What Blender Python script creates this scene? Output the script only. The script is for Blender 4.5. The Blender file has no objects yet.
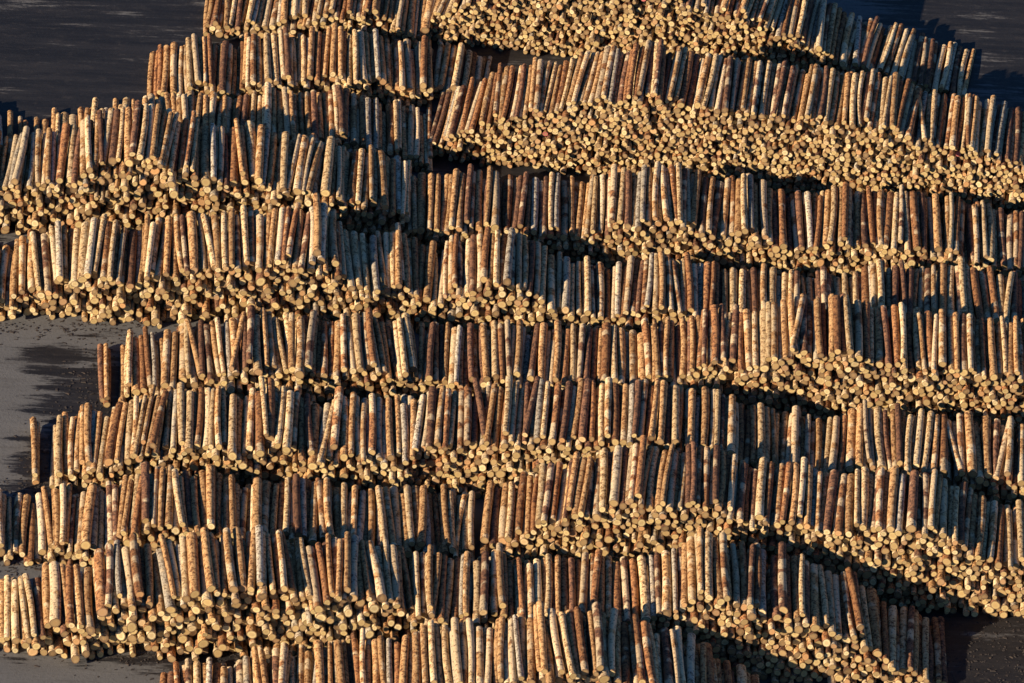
import bpy, math, random
import numpy as np
from mathutils import Vector, Matrix

random.seed(11)
rng = np.random.default_rng(11)
SC = bpy.context.scene
COL = SC.collection

# ------------------------------------------------------------------ camera
W, H = 1024, 683
EL = math.radians(32.0)
DIST = 290.0
FPX = 32.0 * DIST
ROLL = math.radians(2.6)
fwd = np.array([0, math.cos(EL), -math.sin(EL)])
rt0 = np.array([1.0, 0, 0])
up0 = np.array([0, math.sin(EL), math.cos(EL)])
# the picture is rolled clockwise: its level lines fall to the right
rt = rt0 * math.cos(ROLL) + up0 * math.sin(ROLL)
up = -rt0 * math.sin(ROLL) + up0 * math.cos(ROLL)
EYE = -fwd * DIST

def ray(u, v):
    return fwd + rt * ((u - W / 2) / FPX) + up * ((H / 2 - v) / FPX)

def ground(u, v):
    d = ray(u, v)
    return EYE + d * (-EYE[2] / d[2])

def project(p):
    q = np.asarray(p, float) - EYE
    z = q @ fwd
    return W / 2 + FPX * (q @ rt) / z, H / 2 - FPX * (q @ up) / z

cam_data = bpy.data.cameras.new('camera')
cam = bpy.data.objects.new('camera', cam_data)
COL.objects.link(cam)
cam.matrix_world = Matrix(((rt[0], up[0], -fwd[0], EYE[0]), (rt[1], up[1], -fwd[1], EYE[1]),
                           (rt[2], up[2], -fwd[2], EYE[2]), (0, 0, 0, 1)))
cam_data.sensor_width = 36.0
cam_data.lens = 36.0 * FPX / W
cam_data.clip_start = 1.0
cam_data.clip_end = 9000.0
SC.camera = cam

# ------------------------------------------------------------------ light
SUN_EL = math.radians(19.8)
SUN_AZ = math.radians(40.0)          # measured from the left of the view towards the viewer
to_sun = Vector((-math.cos(SUN_EL) * math.cos(SUN_AZ), -math.cos(SUN_EL) * math.sin(SUN_AZ), math.sin(SUN_EL)))
world = bpy.data.worlds.new('World')
SC.world = world
world.use_nodes = True
nt = world.node_tree
for n in list(nt.nodes):
    nt.nodes.remove(n)
sky = nt.nodes.new('ShaderNodeTexSky')
sky.sky_type = 'NISHITA'
sky.sun_disc = False
sky.sun_elevation = SUN_EL
sky.ozone_density = 9.0
sky.air_density = 1.0
sky.dust_density = 0.3
sky.sun_rotation = math.atan2(to_sun.x, to_sun.y)
bg = nt.nodes.new('ShaderNodeBackground')
bg.inputs['Strength'].default_value = 0.056
wo = nt.nodes.new('ShaderNodeOutputWorld')
nt.links.new(sky.outputs['Color'], bg.inputs['Color'])
nt.links.new(bg.outputs['Background'], wo.inputs['Surface'])
sl = bpy.data.lights.new('sun', 'SUN')
sl.energy = 5.0
sl.angle = math.radians(0.5)
sl.color = (1.0, 0.83, 0.615)
so = bpy.data.objects.new('sun', sl)
COL.objects.link(so)
so.rotation_euler = to_sun.to_track_quat('Z', 'Y').to_euler()
SC.view_settings.view_transform = 'Standard'
SC.view_settings.look = 'None'
SC.view_settings.exposure = 0.92
SC.view_settings.gamma = 1.0
SC.cycles.diffuse_bounces = 1
SC.view_settings.use_curve_mapping = False

# ------------------------------------------------------------------ materials
def new_mat(name):
    m = bpy.data.materials.new(name)
    m.use_nodes = True
    t = m.node_tree
    for n in list(t.nodes):
        t.nodes.remove(n)
    out = t.nodes.new('ShaderNodeOutputMaterial')
    b = t.nodes.new('ShaderNodeBsdfPrincipled')
    t.links.new(b.outputs[0], out.inputs['Surface'])
    return m, t, b

def N(t, kind, **kw):
    n = t.nodes.new('ShaderNode' + kind)
    for k, v in kw.items():
        setattr(n, k, v)
    return n

def ramp(t, fac, stops, interp='LINEAR'):
    n = t.nodes.new('ShaderNodeValToRGB')
    n.color_ramp.interpolation = interp
    e = n.color_ramp.elements
    while len(e) > 1:
        e.remove(e[-1])
    e[0].position, e[0].color = stops[0][0], (*stops[0][1], 1)
    for p, c in stops[1:]:
        x = e.new(p)
        x.color = (*c, 1)
    if fac is not None:
        t.links.new(fac, n.inputs['Fac'])
    return n.outputs['Color']

def mix(t, fac, a, b, mode='MIX'):
    n = t.nodes.new('ShaderNodeMix')
    n.data_type = 'RGBA'
    n.blend_type = mode
    for sock, val in ((n.inputs['Factor'], fac), (n.inputs[6], a), (n.inputs[7], b)):
        if hasattr(val, 'is_output'):
            t.links.new(val, sock)
        elif isinstance(val, (int, float)):
            sock.default_value = val
        else:
            sock.default_value = (*val, 1)
    return n.outputs[2]

def math_(t, op, a, b=None, c=None, clamp=False):
    n = t.nodes.new('ShaderNodeMath')
    n.operation = op
    n.use_clamp = clamp
    for i, v in enumerate((a, b, c)):
        if v is None:
            continue
        if hasattr(v, 'is_output'):
            t.links.new(v, n.inputs[i])
        else:
            n.inputs[i].default_value = v
    return n.outputs[0]

def noise(t, vec, scale, detail=3.0, rough=0.55, sx=(1, 1, 1)):
    mp = t.nodes.new('ShaderNodeMapping')
    mp.inputs['Scale'].default_value = sx
    t.links.new(vec, mp.inputs['Vector'])
    n = t.nodes.new('ShaderNodeTexNoise')
    n.inputs['Scale'].default_value = scale
    n.inputs['Detail'].default_value = detail
    n.inputs['Roughness'].default_value = rough
    t.links.new(mp.outputs[0], n.inputs['Vector'])
    return n.outputs['Fac']

def smooth(t, v, lo, hi):
    n = t.nodes.new('ShaderNodeMapRange')
    n.interpolation_type = 'SMOOTHSTEP'
    n.inputs['From Min'].default_value = lo
    n.inputs['From Max'].default_value = hi
    t.links.new(v, n.inputs['Value'])
    return n.outputs['Result']

BARKS = [  # share, colour word, base, flake
    (0.46, 'orange-barked',     (0.33, 0.152, 0.054), (0.51, 0.305, 0.135)),
    (0.24, 'tan-barked',        (0.43, 0.252, 0.110), (0.62, 0.445, 0.235)),
    (0.15, 'rusty brown',       (0.20, 0.078, 0.032), (0.37, 0.175, 0.070)),
    (0.07, 'grey-barked',       (0.33, 0.255, 0.175), (0.50, 0.425, 0.31)),
    (0.08, 'dark-barked',       (0.105, 0.050, 0.032), (0.24, 0.115, 0.06)),
]
def make_bark():
    m, t, b = new_mat('pine_bark')
    lp = N(t, 'Attribute', attribute_name='lp').outputs['Vector']
    lg = N(t, 'Attribute', attribute_name='lg').outputs['Vector']
    sep = N(t, 'SeparateXYZ')
    t.links.new(lg, sep.inputs[0])
    kind, rnd, bare = sep.outputs
    acc, s1, s2 = 0.0, [], []
    for sh, _, c1, c2 in BARKS:
        s1.append((acc, c1)); s2.append((acc, c2)); acc += sh
    base = ramp(t, kind, s1, 'CONSTANT')
    flake = ramp(t, kind, s2, 'CONSTANT')
    n1 = noise(t, lp, 5.5, 4, 0.65, (1, 0.8, 1))
    n2 = noise(t, lp, 11.5, 3, 0.65, (0.95, 1.0, 0.95))
    n3 = noise(t, lp, 1.5, 2, 0.5)
    f1 = smooth(t, math_(t, 'ADD', math_(t, 'MULTIPLY', n1, 0.42), math_(t, 'MULTIPLY', n2, 0.58)), 0.45, 0.55)
    col = mix(t, f1, base, flake)
    dk = smooth(t, math_(t, 'ADD', math_(t, 'MULTIPLY', n2, 0.75), math_(t, 'MULTIPLY', n1, 0.25)), 0.475, 0.405)
    col = mix(t, math_(t, 'MULTIPLY', dk, 0.8), col, (0.045, 0.024, 0.016))
    # stretches where the harvester has peeled the bark off
    pl = smooth(t, math_(t, 'ADD', n3, math_(t, 'MULTIPLY', bare, 0.33)), 0.68, 0.75)
    pl = math_(t, 'MULTIPLY', pl, smooth(t, n2, 0.30, 0.50))
    col = mix(t, math_(t, 'MULTIPLY', pl, 0.8), col, (0.66, 0.50, 0.30))
    v = math_(t, 'MULTIPLY_ADD', rnd, 0.55, 0.72)
    hv = N(t, 'HueSaturation')
    t.links.new(col, hv.inputs['Color'])
    t.links.new(v, hv.inputs['Value'])
    hv.inputs['Saturation'].default_value = 1.0
    t.links.new(hv.outputs[0], b.inputs['Base Color'])
    b.inputs['Roughness'].default_value = 0.85
    b.inputs['Specular IOR Level'].default_value = 0.2
    bp = N(t, 'Bump')
    bp.inputs['Strength'].default_value = 0.8
    bp.inputs['Distance'].default_value = 0.05
    t.links.new(n2, bp.inputs['Height'])
    t.links.new(bp.outputs[0], b.inputs['Normal'])
    return m

def make_cut():
    m, t, b = new_mat('cut_wood')
    lp = N(t, 'Attribute', attribute_name='lp').outputs['Vector']
    lg = N(t, 'Attribute', attribute_name='le').outputs['Vector']
    sep = N(t, 'SeparateXYZ')
    t.links.new(lg, sep.inputs[0])
    rnd, paint, rad = sep.outputs
    col = ramp(t, rnd, [(0.0, (0.13, 0.085, 0.045)), (0.14, (0.23, 0.15, 0.07)), (0.34, (0.34, 0.235, 0.10)), (0.56, (0.43, 0.31, 0.13)),
                        (0.76, (0.51, 0.385, 0.17)), (0.90, (0.64, 0.52, 0.29)), (0.94, (0.48, 0.25, 0.10)), (1.0, (0.32, 0.20, 0.11))])
    n1 = noise(t, lp, 9.0, 3, 0.6)
    n2 = noise(t, lp, 40.0, 2, 0.6)
    col = mix(t, math_(t, 'MULTIPLY', smooth(t, n1, 0.50, 0.70), 0.45), col, (0.36, 0.25, 0.13))
    heart = smooth(t, rad, 0.62, 0.35)
    col = mix(t, math_(t, 'MULTIPLY', heart, 0.4), col, (0.34, 0.20, 0.085))
    rim = smooth(t, rad, 0.76, 0.90)
    col = mix(t, math_(t, 'MULTIPLY', rim, 0.88), col, (0.14, 0.075, 0.04))
    col = mix(t, math_(t, 'MULTIPLY', smooth(t, n2, 0.5, 0.75), 0.25), col, (0.25, 0.17, 0.09))
    col = mix(t, math_(t, 'MULTIPLY', paint, smooth(t, n1, 0.36, 0.46)), col, (0.42, 0.12, 0.11))
    t.links.new(col, b.inputs['Base Color'])
    b.inputs['Roughness'].default_value = 0.8
    b.inputs['Specular IOR Level'].default_value = 0.2
    bp = N(t, 'Bump')
    bp.inputs['Strength'].default_value = 0.5
    bp.inputs['Distance'].default_value = 0.01
    t.links.new(n2, bp.inputs['Height'])
    t.links.new(bp.outputs[0], b.inputs['Normal'])
    return m

BARK, CUT = make_bark(), make_cut()

def make_ground_mat():
    m, t, b = new_mat('yard_asphalt')
    tc = N(t, 'TexCoord').outputs['Object']
    big = noise(t, tc, 0.10, 4, 0.55)
    mid = noise(t, tc, 0.9, 5, 0.65, (0.35, 1.2, 1))
    fine = noise(t, tc, 9.0, 4, 0.7)
    speck = noise(t, tc, 38.0, 2, 0.6)
    col = mix(t, mid, (0.085, 0.083, 0.082), (0.150, 0.146, 0.142))
    col = mix(t, math_(t, 'MULTIPLY', smooth(t, fine, 0.5, 0.72), 0.5), col, (0.06, 0.052, 0.045))
    strk = noise(t, tc, 1.0, 6, 0.75, (0.22, 2.2, 1))
    # dirt, trodden bark and painted-in pile shade: dark patches with outlines of their own
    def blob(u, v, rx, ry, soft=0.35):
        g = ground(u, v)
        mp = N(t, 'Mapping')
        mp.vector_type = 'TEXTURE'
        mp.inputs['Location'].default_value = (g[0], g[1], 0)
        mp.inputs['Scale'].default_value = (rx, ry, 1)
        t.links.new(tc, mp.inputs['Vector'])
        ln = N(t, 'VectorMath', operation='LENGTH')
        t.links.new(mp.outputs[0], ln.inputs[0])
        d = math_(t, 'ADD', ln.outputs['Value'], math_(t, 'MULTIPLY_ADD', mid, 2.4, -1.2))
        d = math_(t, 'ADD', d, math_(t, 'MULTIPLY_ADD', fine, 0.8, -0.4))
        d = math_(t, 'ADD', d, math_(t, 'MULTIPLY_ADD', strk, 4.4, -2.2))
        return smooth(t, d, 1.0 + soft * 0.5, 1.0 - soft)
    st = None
    for u, v, rx, ry in STAINS_AND_SHADE:
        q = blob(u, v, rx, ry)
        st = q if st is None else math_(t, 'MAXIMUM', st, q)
    grit = noise(t, tc, 3.2, 5, 0.75, (0.6, 1.2, 1))
    dirt = mix(t, smooth(t, strk, 0.36, 0.66), (0.005, 0.005, 0.007), (0.020, 0.018, 0.019))  # same dark tone for the dirt and the painted shade
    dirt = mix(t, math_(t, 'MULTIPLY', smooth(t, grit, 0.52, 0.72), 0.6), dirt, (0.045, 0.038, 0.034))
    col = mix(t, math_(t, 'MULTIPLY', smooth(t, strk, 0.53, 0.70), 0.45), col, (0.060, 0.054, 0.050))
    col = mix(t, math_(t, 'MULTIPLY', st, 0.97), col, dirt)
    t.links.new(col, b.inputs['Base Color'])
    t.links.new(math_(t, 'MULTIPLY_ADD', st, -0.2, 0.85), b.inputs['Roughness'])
    b.inputs['Specular IOR Level'].default_value = 0.3
    bp = N(t, 'Bump')
    bp.inputs['Strength'].default_value = 0.5
    bp.inputs['Distance'].default_value = 0.03
    t.links.new(math_(t, 'ADD', fine, math_(t, 'MULTIPLY', speck, 0.5)), bp.inputs['Height'])
    t.links.new(bp.outputs[0], b.inputs['Normal'])
    return m

STAINS_AND_SHADE = [(500, 50, 6.0, 2.0), (560, 170, 6.0, 3.0), (75, 75, 10.0, 10.0), (-20, 60, 7.0, 9.0), (160, 55, 5.0, 6.0), (95, 395, 1.5, 2.9), (60, 360, 1.3, 0.9), (38, 465, 0.8, 1.9), (70, 425, 1.2, 1.2), (70, 500, 2.6, 1.2),  # first entry paints shade as well as dirt into the pile gap
          (200, 660, 4.2, 0.8), (330, 660, 4.0, 1.4), (945, 40, 2.6, 7.0), (1020, 30, 2.6, 8.0), (985, 660, 5.5, 6.0), (1020, 300, 4.0, 14.0)]  # the patch beside the back right pile is its painted shadow
gm = bpy.data.meshes.new('ground')
S = 4000.0
gm.from_pydata([(-S, -S, 0), (S, -S, 0), (S, S, 0), (-S, S, 0)], [], [(0, 1, 2, 3)])
go = bpy.data.objects.new('ground', gm)
COL.objects.link(go)
go['kind'] = 'structure'
go['label'] = 'grey asphalt log yard stained dark with bark dirt and painted pile shade'
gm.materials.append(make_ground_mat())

# ------------------------------------------------------------------ the piles
# base: where the foot of the front face runs on the ground (two picture points unprojected to the ground),
# top: the front upper edge of the pile, length of its logs, looseness, walls = does (left, right) end butt a neighbour
PILES = [
    dict(id='L2b', turn=6, kr=(.85, .7), base=((428, 101), (482, 107)), L=2.88, loose=.3, walls=(1, 0),
         top=[(428, 84), (445, 86), (460, 90), (482, 101)]),
    dict(id='L1', kr=(0.84, 0.7), base=((203, 36), (430, 50)), L=3.08, loose=.5, walls=(0, 1),
         top=[(200, 34), (212, 24), (230, 22), (255, 26), (300, 20), (341, 12), (365, 14), (390, 25), (431, 32)]),
    dict(id='L2', turn=1, kr=(0.86, 0.7), base=((145, 104), (430, 113)), L=3.08, loose=.6, walls=(0, 1),
         top=[(142, 103), (150, 97), (165, 90), (200, 87), (240, 87), (260, 79), (300, 81), (341, 77), (380, 80), (433, 94)]),
    dict(id='L3', kr=(0.88, 0.8), base=((0, 166), (430, 175)), L=3.08, loose=.6, walls=(0, 1),
         top=[(-330, 150), (-200, 130), (-60, 146), (15, 164), (70, 160), (100, 154), (130, 147), (200, 143), (240, 145), (290, 141), (341, 141), (380, 148), (433, 162)]),  # unseen left stretch, extended and raised to cast shade on the yard
    dict(id='L4', kr=(0.93, 0.9), base=((0, 235), (430, 251)), L=3.28, loose=1., walls=(0, 1),
         top=[(-330, 190), (-200, 170), (-80, 184), (0, 188), (30, 186), (60, 180), (100, 167), (135, 156), (165, 163), (200, 175), (240, 182), (290, 188), (341, 199), (380, 206), (431, 226)]),  # left run beyond the view likewise lengthened for its shadow
    dict(id='L5', turn=1.5, base=((0, 318), (430, 333)), L=3.28, loose=1., walls=(0, 1),
         top=[(-190, 310), (-60, 302), (0, 296), (25, 293), (60, 281), (100, 274), (140, 280), (180, 273), (210, 264), (240, 266), (290, 260), (320, 263), (341, 277), (380, 289), (438, 298)]),
    dict(id='L6', turn=2.5, base=((102, 404), (430, 413)), L=3.18, loose=.8, walls=(0, 1),
         top=[(96, 396), (107, 396), (108, 414), (116, 414), (117, 392), (150, 388), (180, 382), (220, 374), (257, 366), (300, 370), (341, 371), (380, 371), (417, 377)]),
    dict(id='L7', turn=1, base=((33, 487), (430, 504)), L=3.28, loose=1., walls=(0, 1),
         top=[(27, 478), (38, 478), (39, 496), (46, 496), (47, 477), (70, 472), (100, 464), (140, 451), (175, 448), (230, 446), (270, 442), (300, 450), (341, 454), (390, 456), (415, 462)]),
    dict(id='L8', turn=2.8, kr=(0.98, 0.8), base=((0, 563), (430, 582)), L=3.18, loose=.9, walls=(0, 1),
         top=[(-120, 556), (0, 550), (25, 556), (45, 551), (80, 544), (110, 539), (140, 527), (170, 523), (190, 531), (240, 534), (300, 539), (341, 543), (380, 544), (440, 548), (474, 554)]),
    dict(id='L9', turn=2.8, kr=(1.02, 0.8), base=((0, 655), (430, 664)), L=3.13, loose=1., walls=(0, 1),
         top=[(-120, 648), (-30, 650), (0, 642), (18, 636), (40, 630), (80, 614), (140, 604), (180, 597), (200, 589), (230, 587), (260, 594), (320, 596), (350, 595), (380, 599), (411, 611)]),
    dict(id='L10', turn=2.5, kr=(1.02, 0.8), base=((160, 738), (760, 762)), L=3.28, loose=.8, walls=(0, 0),
         top=[(155, 734), (190, 728), (215, 722), (250, 718), (275, 712), (310, 708), (340, 704), (365, 700), (400, 698), (415, 690), (460, 686), (520, 678), (545, 672), (590, 670), (620, 678), (650, 684), (690, 702), (740, 728), (764, 742)]),
    dict(id='R1', kr=(0.78, 0.6), base=((427, 42), (965, 100)), L=3.13, loose=.3, walls=(1, 0),
         top=[(422, 20), (470, 0), (530, -22), (600, -28), (650, -10), (690, 7), (742, 13), (775, 27), (800, 37), (825, 50), (838, 62), (858, 67), (888, 73), (925, 85), (966, 97)]),
    dict(id='R2', turn=1.5, kr=(0.80, 0.6), base=((428, 159), (1024, 218)), L=3.28, loose=.3, walls=(0, 0),
         top=[(426, 148), (458, 133), (485, 122), (515, 116), (548, 110), (575, 107), (595, 102), (625, 94), (645, 94), (682, 102), (715, 106), (749, 114), (795, 119), (849, 121), (882, 126), (916, 139), (942, 148), (972, 149), (1002, 158), (1024, 168), (1090, 190), (1130, 226)]),
    dict(id='R3', turn=1.8, kr=(0.87, 0.7), base=((430, 258), (1024, 296)), L=3.38, loose=.4, walls=(1, 0),
         top=[(424, 228), (451, 225), (491, 228), (528, 231), (581, 236), (608, 229), (628, 222), (655, 217), (682, 223), (712, 233), (755, 236), (779, 246), (822, 248), (839, 242), (889, 247), (922, 249), (956, 256), (992, 262), (1024, 266), (1080, 276), (1130, 300)]),
    dict(id='R4', turn=3, base=((440, 334), (1024, 375)), L=3.18, loose=.45, walls=(1, 0),
         top=[(435, 298), (471, 288), (488, 284), (508, 282), (528, 295), (548, 308), (568, 312), (588, 309), (601, 316), (621, 316), (648, 306), (668, 309), (700, 316), (760, 324), (800, 326), (850, 325), (882, 316), (930, 320), (980, 322), (1024, 330), (1080, 340), (1130, 375)]),
    dict(id='R5', turn=3.5, base=((418, 412), (1024, 457)), L=3.23, loose=.4, walls=(1, 0),
         top=[(413, 382), (448, 381), (508, 379), (558, 381), (601, 382), (628, 382), (651, 375), (675, 378), (705, 364), (732, 364), (755, 362), (782, 354), (809, 351), (855, 351), (882, 362), (912, 366), (949, 367), (982, 372), (1002, 378), (1024, 374), (1090, 392), (1140, 450)]),
    dict(id='R6', turn=2.2, base=((416, 496), (1024, 542)), L=3.23, loose=.4, walls=(1, 0),
         top=[(411, 446), (441, 445), (464, 446), (484, 442), (528, 441), (555, 436), (575, 440), (618, 439), (655, 436), (685, 445), (702, 446), (729, 450), (760, 466), (799, 470), (822, 472), (852, 471), (872, 465), (889, 469), (929, 467), (949, 472), (976, 475), (1024, 480), (1090, 500), (1140, 545)]),
    dict(id='R7', turn=1.2, kr=(0.95, 0.7), base=((478, 577), (1024, 620)), L=3.18, loose=.4, walls=(1, 0),
         top=[(478, 543), (501, 538), (515, 536), (525, 531), (535, 522), (555, 522), (575, 513), (608, 506), (628, 501), (662, 502), (702, 506), (719, 508), (735, 514), (762, 521), (792, 524), (842, 527), (869, 532), (896, 527), (916, 528), (936, 534), (959, 546), (989, 556), (1024, 561), (1080, 585), (1120, 625)]),
    dict(id='R8', turn=1.5, kr=(0.97, 0.7), base=((414, 667), (950, 692)), L=3.28, loose=.45, walls=(1, 0),
         top=[(409, 612), (434, 610), (451, 616), (491, 614), (517, 619), (575, 619), (595, 613), (612, 619), (637, 619), (662, 612), (672, 608), (685, 599), (705, 593), (725, 598), (742, 604), (768, 611), (800, 619), (818, 629), (846, 635), (868, 650), (893, 663), (923, 675), (953, 690)]),
]

CLASSES = [0.095, 0.108, 0.119, 0.128, 0.136, 0.145, 0.156, 0.172, 0.195]
CLW = [0.09, 0.12, 0.14, 0.15, 0.15, 0.13, 0.10, 0.08, 0.04]

def pack(hf, s0, s1, walls, k_r, rough):
    """round logs dropped one by one into a hollow that lies low, up to the height line hf"""
    C = []
    st = 0.02
    X = np.arange(s0, s1, st)
    rg = wavy(random.random(), 6, (0.35, 1.1))
    HF = np.array([hf(x) for x in X])
    HF = HF + rough * np.array([rg(x) for x in X]) * np.minimum(1, HF / 0.8)
    CLS = [0.136 + (c - 0.136) * k_r[1] for c in CLASSES]
    CLS = [c * k_r[0] * 0.92 for c in CLS]
    ZM = [np.full(len(X), r) for r in CLS]
    for k, r in enumerate(CLS):
        ZM[k][(X < s0 + r) | (X > s1 - r)] = 99
    def put(x, z, r):
        C.append((x, z, r))
        for k, q in enumerate(CLS):
            w = r + q
            i0, i1 = max(0, int((x - w - s0) / st)), min(len(X), int((x + w - s0) / st) + 2)
            dx = X[i0:i1] - x
            zz = z + np.sqrt(np.maximum(w * w - dx * dx, 0)) - 0.004
            zz[np.abs(dx) >= w] = 0
            ZM[k][i0:i1] = np.maximum(ZM[k][i0:i1], zz)
    jit = rng.normal(0, 0.09, len(X))
    fails = 0
    while fails < 25:
        k = random.choices(range(len(CLASSES)), CLW)[0]
        r = CLS[k]
        z = ZM[k]
        zp = np.concatenate([[99], z, [99]])
        ok = (z <= zp[:-2] + 1e-6) & (z <= zp[2:] + 1e-6) & (z + 0.3 * r <= HF) & (z < 50)
        i = np.nonzero(ok)[0]
        if len(i) == 0:
            fails += 1
            continue
        if len(C) % 40 == 0:
            jit = rng.normal(0, 0.09, len(X))
        b_ = i[np.argmin(z[i] + jit[i])]
        put(float(X[b_]), float(z[b_]), r * random.uniform(0.97, 1.0))
    return C

def wavy(seed, n=6, wl=(0.8, 5.0)):
    q = random.Random(seed)
    w = [(q.uniform(.5, 1), 2 * math.pi / q.uniform(*wl), q.uniform(0, 6.28)) for _ in range(n)]
    s = math.sqrt(sum(a * a for a, _, _ in w) / 2)
    return lambda x: sum(a * math.sin(k * x + p) for a, k, p in w) / s

def dark_kind(pid):
    k = random.random()
    if pid[0] == 'R' and random.random() < 0.22:        # darker bark kinds more often in the right-hand piles
        k = random.choice((random.uniform(.71, .84), random.uniform(.93, 1.0)))
    return k

LOGS = []     # dicts: centre, axis angle, radius, length ...
for pi, P in enumerate(PILES):
    a, b = ground(*P['base'][0]), ground(*P['base'][1])
    d = (b - a)[:2]
    d /= np.linalg.norm(d)
    nrm = np.array([-d[1], d[0]])                # away from the viewer
    yaw = math.atan2(d[1], d[0])
    S, Z = [], []
    for (u, v) in P['top']:
        q = ray(u, v)
        den = q[0] * nrm[0] + q[1] * nrm[1]
        tt = ((a[:2] - EYE[:2]) @ nrm) / den
        p = EYE + q * tt
        S.append((p[:2] - a[:2]) @ d)
        Z.append(max(0.0, p[2]))
    hw = wavy(pi + 50, 7, (0.5, 2.5))
    ha = 0.025 + 0.045 * P['loose']
    hf = lambda x, S=S, Z=Z: float(np.interp(x, S, Z)) + (hw(x) * ha + 0.05) * min(1.0, float(np.interp(x, S, Z)) / 0.8)
    C = pack(hf, S[0], S[-1], P['walls'], P.get('kr', (0.93, 0.8)), 0.05 + 0.035 * P['loose'])
    # which logs lie on top: nothing rests above them
    yw = wavy(pi, 6, (1.0, 6.0))
    fw = wavy(pi + 99, 6, (0.8, 4.0))
    lo = P['loose']
    order = sorted(range(len(C)), key=lambda i: C[i][0])
    for i, (x, z, r) in enumerate(C):
        cover = 0.0
        for (X, Zz, R) in C:
            if Zz > z and abs(X - x) < r + R and (X - x) ** 2 + (Zz - z) ** 2 < (3.2 * (r + R) / 2) ** 2:
                cover += (r + R - abs(X - x)) / (2 * r)
        depth = max(0.0, hf(x) - z)
        top = max(0.0, 1.0 - depth / 0.7)
        g = math.radians(0.5 + 0.75 * lo)
        ya = top * (yw(x) * math.radians(1.1 + 0.9 * lo) + random.gauss(0, g) * 1.0) + random.gauss(0, g) * 0.45
        if top > .5 and cover < 0.3 and random.random() < 0.015:
            ya += random.choice((-1, 1)) * math.radians(random.uniform(4, 9))
        off = random.gauss(0, 0.075 + 0.13 * lo) + fw(x) * (0.03 + 0.10 * lo) * (0.4 + 0.6 * top)
        L = P['L'] + random.gauss(0, 0.06)
        pit = random.gauss(0, 0.006) + (random.gauss(0, 0.012) if top > .5 else 0)
        base = a[:2] + d * x + nrm * (P['L'] / 2 + off)
        LOGS.append(dict(pile=P['id'], s=x, c=(base[0], base[1], z), r=r, L=L, yaw=yaw + ya + math.radians(P.get('turn', 0)), pitch=pit, cover=cover,
                         flip=random.random() < .5, kind=dark_kind(P['id']), rnd=random.random(), end=random.random(),
                         bare=random.random() ** 2.2, paint=1.0 if random.random() < 0.0016 else 0.0,
                         seed=random.uniform(0, 500), butt=random.uniform(.5, 1) if random.random() < .28 else 0.0, top=top))
print('LOGS', len(LOGS))

# ------------------------------------------------------------------ log meshes
def log_arrays(logs, n, m):
    """verts (local, axis along y), quads, caps and attributes for many logs at once"""
    K = len(logs)
    g = lambda k: np.array([l[k] for l in logs], float)
    r, L, flip = g('r'), g('L'), np.array([l['flip'] for l in logs])
    th = np.arange(n) * 2 * np.pi / n
    t = np.linspace(0, 1, m)
    th_k = th[None, :] + rng.uniform(0, 6.28, (K, 1))
    tp = np.where(flip[:, None], 1 - t[None, :], t[None, :])              # 0 = butt
    rad = r[:, None] * (0.965 - 0.13 * tp) * (1 + rng.normal(0, 0.018, (K, m)))
    lob = 1 + 0.065 * np.sin(2 * th_k + rng.uniform(0, 6.28, (K, 1))) + 0.03 * np.sin(3 * th_k + rng.uniform(0, 6.28, (K, 1)))
    rr = rad[:, :, None] * lob[:, None, :] * (1 + rng.normal(0, 0.012, (K, m, n)))
    bow = rng.normal(0, 0.022, (K, 2))
    bend = np.sin(np.pi * t) - 0.6
    x = rr * np.cos(th_k)[:, None, :] + bow[:, 0, None, None] * bend[None, :, None]
    z = rr * np.sin(th_k)[:, None, :] + 0.5 * bow[:, 1, None, None] * bend[None, :, None]
    y = (t[None, :, None] - 0.5) * L[:, None, None] * np.ones((1, 1, n))
    sk = rng.normal(0, 0.10, (K, 2, 2))
    for e, row in ((0, 0), (1, m - 1)):
        y[:, row, :] += sk[:, e, 0, None] * x[:, row, :] + sk[:, e, 1, None] * z[:, row, :]
    V = np.stack([x, y, z], -1).reshape(K, m * n, 3)
    # centre verts of the two cut faces
    c0 = V[:, :n].mean(1, keepdims=True)
    c1 = V[:, -n:].mean(1, keepdims=True)
    V = np.concatenate([V, c0, c1], 1)
    i = np.arange(n)
    j = (i + 1) % n
    q = np.concatenate([np.stack([k * n + i, k * n + j, (k + 1) * n + j, (k + 1) * n + i], -1) for k in range(m - 1)])
    q = q[:, ::-1]
    f0 = np.stack([np.full(n, m * n), i, j], -1)
    f1 = np.stack([np.full(n, m * n + 1), (m - 1) * n + j, (m - 1) * n + i], -1)
    return V, q, np.concatenate([f0, f1])

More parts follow.
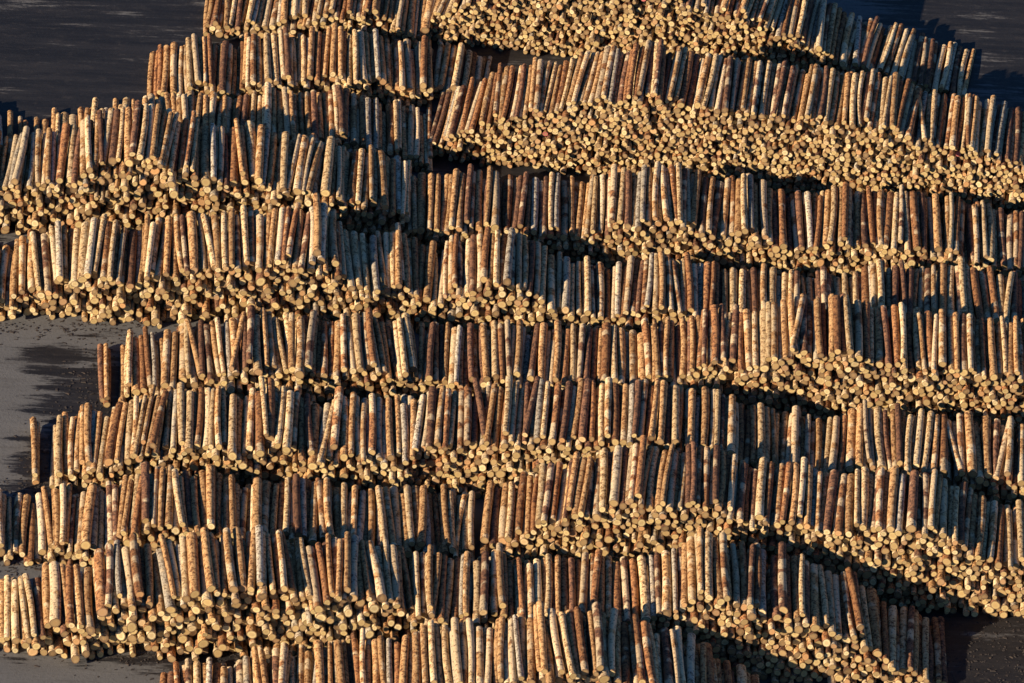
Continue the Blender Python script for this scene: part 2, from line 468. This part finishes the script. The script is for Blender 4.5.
def fill(mesh, V, quads, tris, lp, lg, le, rad):
    K, nv = V.shape[:2]
    off = (np.arange(K) * nv)[:, None, None]
    Q = (quads[None] + off).reshape(-1, 4)
    T = (tris[None] + off).reshape(-1, 3)
    loops = np.concatenate([Q.ravel(), T.ravel()]).astype(np.int32)
    starts = np.concatenate([np.arange(len(Q)) * 4, len(Q) * 4 + np.arange(len(T)) * 3]).astype(np.int32)
    mesh.vertices.add(K * nv)
    mesh.vertices.foreach_set('co', V.reshape(-1).astype(np.float32))
    mesh.loops.add(len(loops))
    mesh.loops.foreach_set('vertex_index', loops)
    mesh.polygons.add(len(starts))
    mesh.polygons.foreach_set('loop_start', starts)
    mi = np.concatenate([np.zeros(len(Q)), np.ones(len(T))]).astype(np.int32)
    mesh.materials.append(BARK)
    mesh.materials.append(CUT)
    mesh.polygons.foreach_set('material_index', mi)
    mesh.update(calc_edges=True)
    mesh.polygons.foreach_set('use_smooth', np.ones(len(starts), bool))
    for nm, arr in (('lp', lp), ('lg', lg)):
        at = mesh.attributes.new(nm, 'FLOAT_VECTOR', 'POINT')
        at.data.foreach_set('vector', arr.reshape(-1).astype(np.float32))
    le2 = np.concatenate([le, rad[..., None]], -1)
    at = mesh.attributes.new('le', 'FLOAT_VECTOR', 'POINT')
    at.data.foreach_set('vector', le2.reshape(-1).astype(np.float32))
    mesh.set_sharp_from_angle(angle=math.radians(50))

def build(logs, n, m, local):
    V, q, tr = log_arrays(logs, n, m)
    K, nv = V.shape[:2]
    g = lambda k: np.array([l[k] for l in logs], float)
    lp = V + np.stack([g('seed'), g('seed') * 0.37, g('seed') * 0.71], -1)[:, None, :]
    lg = np.stack([g('kind'), g('rnd'), g('bare')], -1)[:, None, :] * np.ones((1, nv, 1))
    lg[:, :n, 2] += (g('butt') * 1.1)[:, None]
    lg[:, n:2 * n, 2] += (g('butt') * 0.25)[:, None]
    le = np.stack([g('end'), g('paint')], -1)[:, None, :] * np.ones((1, nv, 1))
    rad = np.ones((K, nv)); rad[:, -2:] = 0
    if not local:
        cy, sy = np.cos(g('yaw')), np.sin(g('yaw'))
        cp, sp = np.cos(g('pitch')), np.sin(g('pitch'))
        x, y, z = V[..., 0], V[..., 1], V[..., 2]
        y, z = y * cp[:, None] - z * sp[:, None], y * sp[:, None] + z * cp[:, None]
        x, y = x * cy[:, None] - y * sy[:, None], x * sy[:, None] + y * cy[:, None]
        V = np.stack([x, y, z], -1) + np.array([l['c'] for l in logs])[:, None, :]
    return V, q, tr, lp, lg, le, rad

# the logs that show largest: those lying open on top of the nearest piles
SINGLE_PILES = {'L10': 'front pile cut off by the lower edge', 'R8': 'lowest pile on the right',
                'L9': 'lowest full pile on the left', 'R7': 'second lowest pile on the right',
                'L8': 'second lowest full pile on the left', 'L7': 'third lowest full pile on the left'}
ONES = ('first second third fourth fifth sixth seventh eighth ninth tenth eleventh twelfth thirteenth fourteenth fifteenth '
        'sixteenth seventeenth eighteenth nineteenth').split()
TENS = {2: ('twenty', 'twentieth'), 3: ('thirty', 'thirtieth'), 4: ('forty', 'fortieth'), 5: ('fifty', 'fiftieth'),
        6: ('sixty', 'sixtieth'), 7: ('seventy', 'seventieth'), 8: ('eighty', 'eightieth'), 9: ('ninety', 'ninetieth')}
def ordinal(k):
    if k < 20:
        return ONES[k - 1]
    return TENS[k // 10][1] if k % 10 == 0 else TENS[k // 10][0] + '-' + ONES[k % 10 - 1]
def in_view(l):
    u, v = project(l['c'])
    return 4 < u < W - 4 and v < H + 8
def colour(l):
    acc = 0
    for sh, w, _, _ in BARKS:
        acc += sh
        if l['kind'] < acc:
            return w
    return BARKS[-1][1]
singles = []
for pid in SINGLE_PILES:
    run = [l for l in LOGS if l['pile'] == pid and l['cover'] < 0.42 and in_view(l)]
    if len(singles) + len(run) > 310:
        continue
    run.sort(key=lambda l: l['s'])
    my = sum(l['yaw'] for l in run) / len(run)
    for k, l in enumerate(run):
        size = 'thick ' if l['r'] > 0.158 else 'thin ' if l['r'] < 0.116 else ''
        dv = math.degrees(l['yaw'] - my)
        lean = ' skewed to the left' if dv > 5.5 else ' skewed to the right' if dv < -5.5 else ''
        pos = ordinal(k + 1) + ' from left' if k < len(run) - 1 else 'rightmost'
        if k == 0:
            pos = 'leftmost'
        where = SINGLE_PILES[pid]
        l['label'] = f"{size}{colour(l)} log{lean}, {pos} atop the {where}"
        if len(l['label'].split()) > 16:
            l['label'] = f"{colour(l)} log, {pos} atop the {where}"
    singles += run
    print(pid, len(run))
ids = set(id(l) for l in singles)
mass = [l for l in LOGS if id(l) not in ids]

mm = bpy.data.meshes.new('stacked_logs')
fill(mm, *build(mass, 11, 6, False))
mo = bpy.data.objects.new('stacked_logs', mm)
COL.objects.link(mo)
mo['kind'] = 'stuff'
mo['label'] = 'long rows of stacked pine logs with pale sawn ends filling the yard'
mo['category'] = 'log piles'

for l in singles:
    me = bpy.data.meshes.new('log')
    V, q, tr, lp, lg, le, rad = build([l], 14, 8, True)
    V = V + np.array([0, 0, l['r']])
    fill(me, V, q, tr, lp, lg, le, rad)
    o = bpy.data.objects.new('log', me)
    COL.objects.link(o)
    o.location = (l['c'][0], l['c'][1], l['c'][2] - l['r'])
    o.rotation_euler = (l['pitch'], 0, l['yaw'])
    o['label'] = l['label']
    o['category'] = 'log'
    o['group'] = 'logs lying on top of the nearest piles'

# ------------------------------------------------------------------ bark and broken bits trodden into the yard
V, F = [], []
def chips(u, v, rx, ry, n):
    g = ground(u, v)
    for _ in range(n):
        x, y = g[0] + random.gauss(0, rx), g[1] + random.gauss(0, ry)
        a = random.uniform(0, math.pi) if random.random() < .5 else random.gauss(0, .4)
        l_, w_ = 0.03 + 0.16 * random.random() ** 3, random.uniform(.012, .045)
        h = random.uniform(.008, .03)
        ca, sa = math.cos(a), math.sin(a)
        k = len(V)
        for zz in (0.004, h):
            f = 1.0 if zz < .01 else .7
            for px, py in ((-1, -1), (1, -.7), (.8, 1), (-.9, .8)):
                X, Y = px * l_ * f / 2, py * w_ * f
                V.append((x + X * ca - Y * sa, y + X * sa + Y * ca, zz))
        F.extend([(k + 4, k + 5, k + 6, k + 7), (k, k + 1, k + 5, k + 4), (k + 1, k + 2, k + 6, k + 5), (k + 2, k + 3, k + 7, k + 6), (k + 3, k, k + 4, k + 7)])
for u, v, rx, ry, n in [(90, 395, .6, 1.6, 250), (40, 462, .4, 1.2, 150), (60, 492, 1.4, .4, 250), (200, 655, 2.6, .5, 700), (60, 328, 2.0, .4, 250),
                        (30, 566, 1.0, .4, 200), (330, 665, 2.5, .8, 300), (985, 655, 1.8, 2.5, 900)]:
    chips(u, v, rx, ry, n)
cm = bpy.data.meshes.new('bark_debris')
cm.from_pydata(V, [], F)
m, t, b = new_mat('bark_chips')
tc = N(t, 'TexCoord').outputs['Object']
t.links.new(ramp(t, noise(t, tc, 3.0, 3, .7), [(0.3, (0.016, 0.012, 0.011)), (0.55, (0.030, 0.022, 0.018)), (0.75, (0.07, 0.045, 0.03))]), b.inputs['Base Color'])
b.inputs['Roughness'].default_value = 0.9
cm.materials.append(m)
co = bpy.data.objects.new('bark_debris', cm)
COL.objects.link(co)
co['kind'] = 'stuff'
co['label'] = 'loose bark scraps trodden into the asphalt beside the log piles'
co['category'] = 'bark debris'
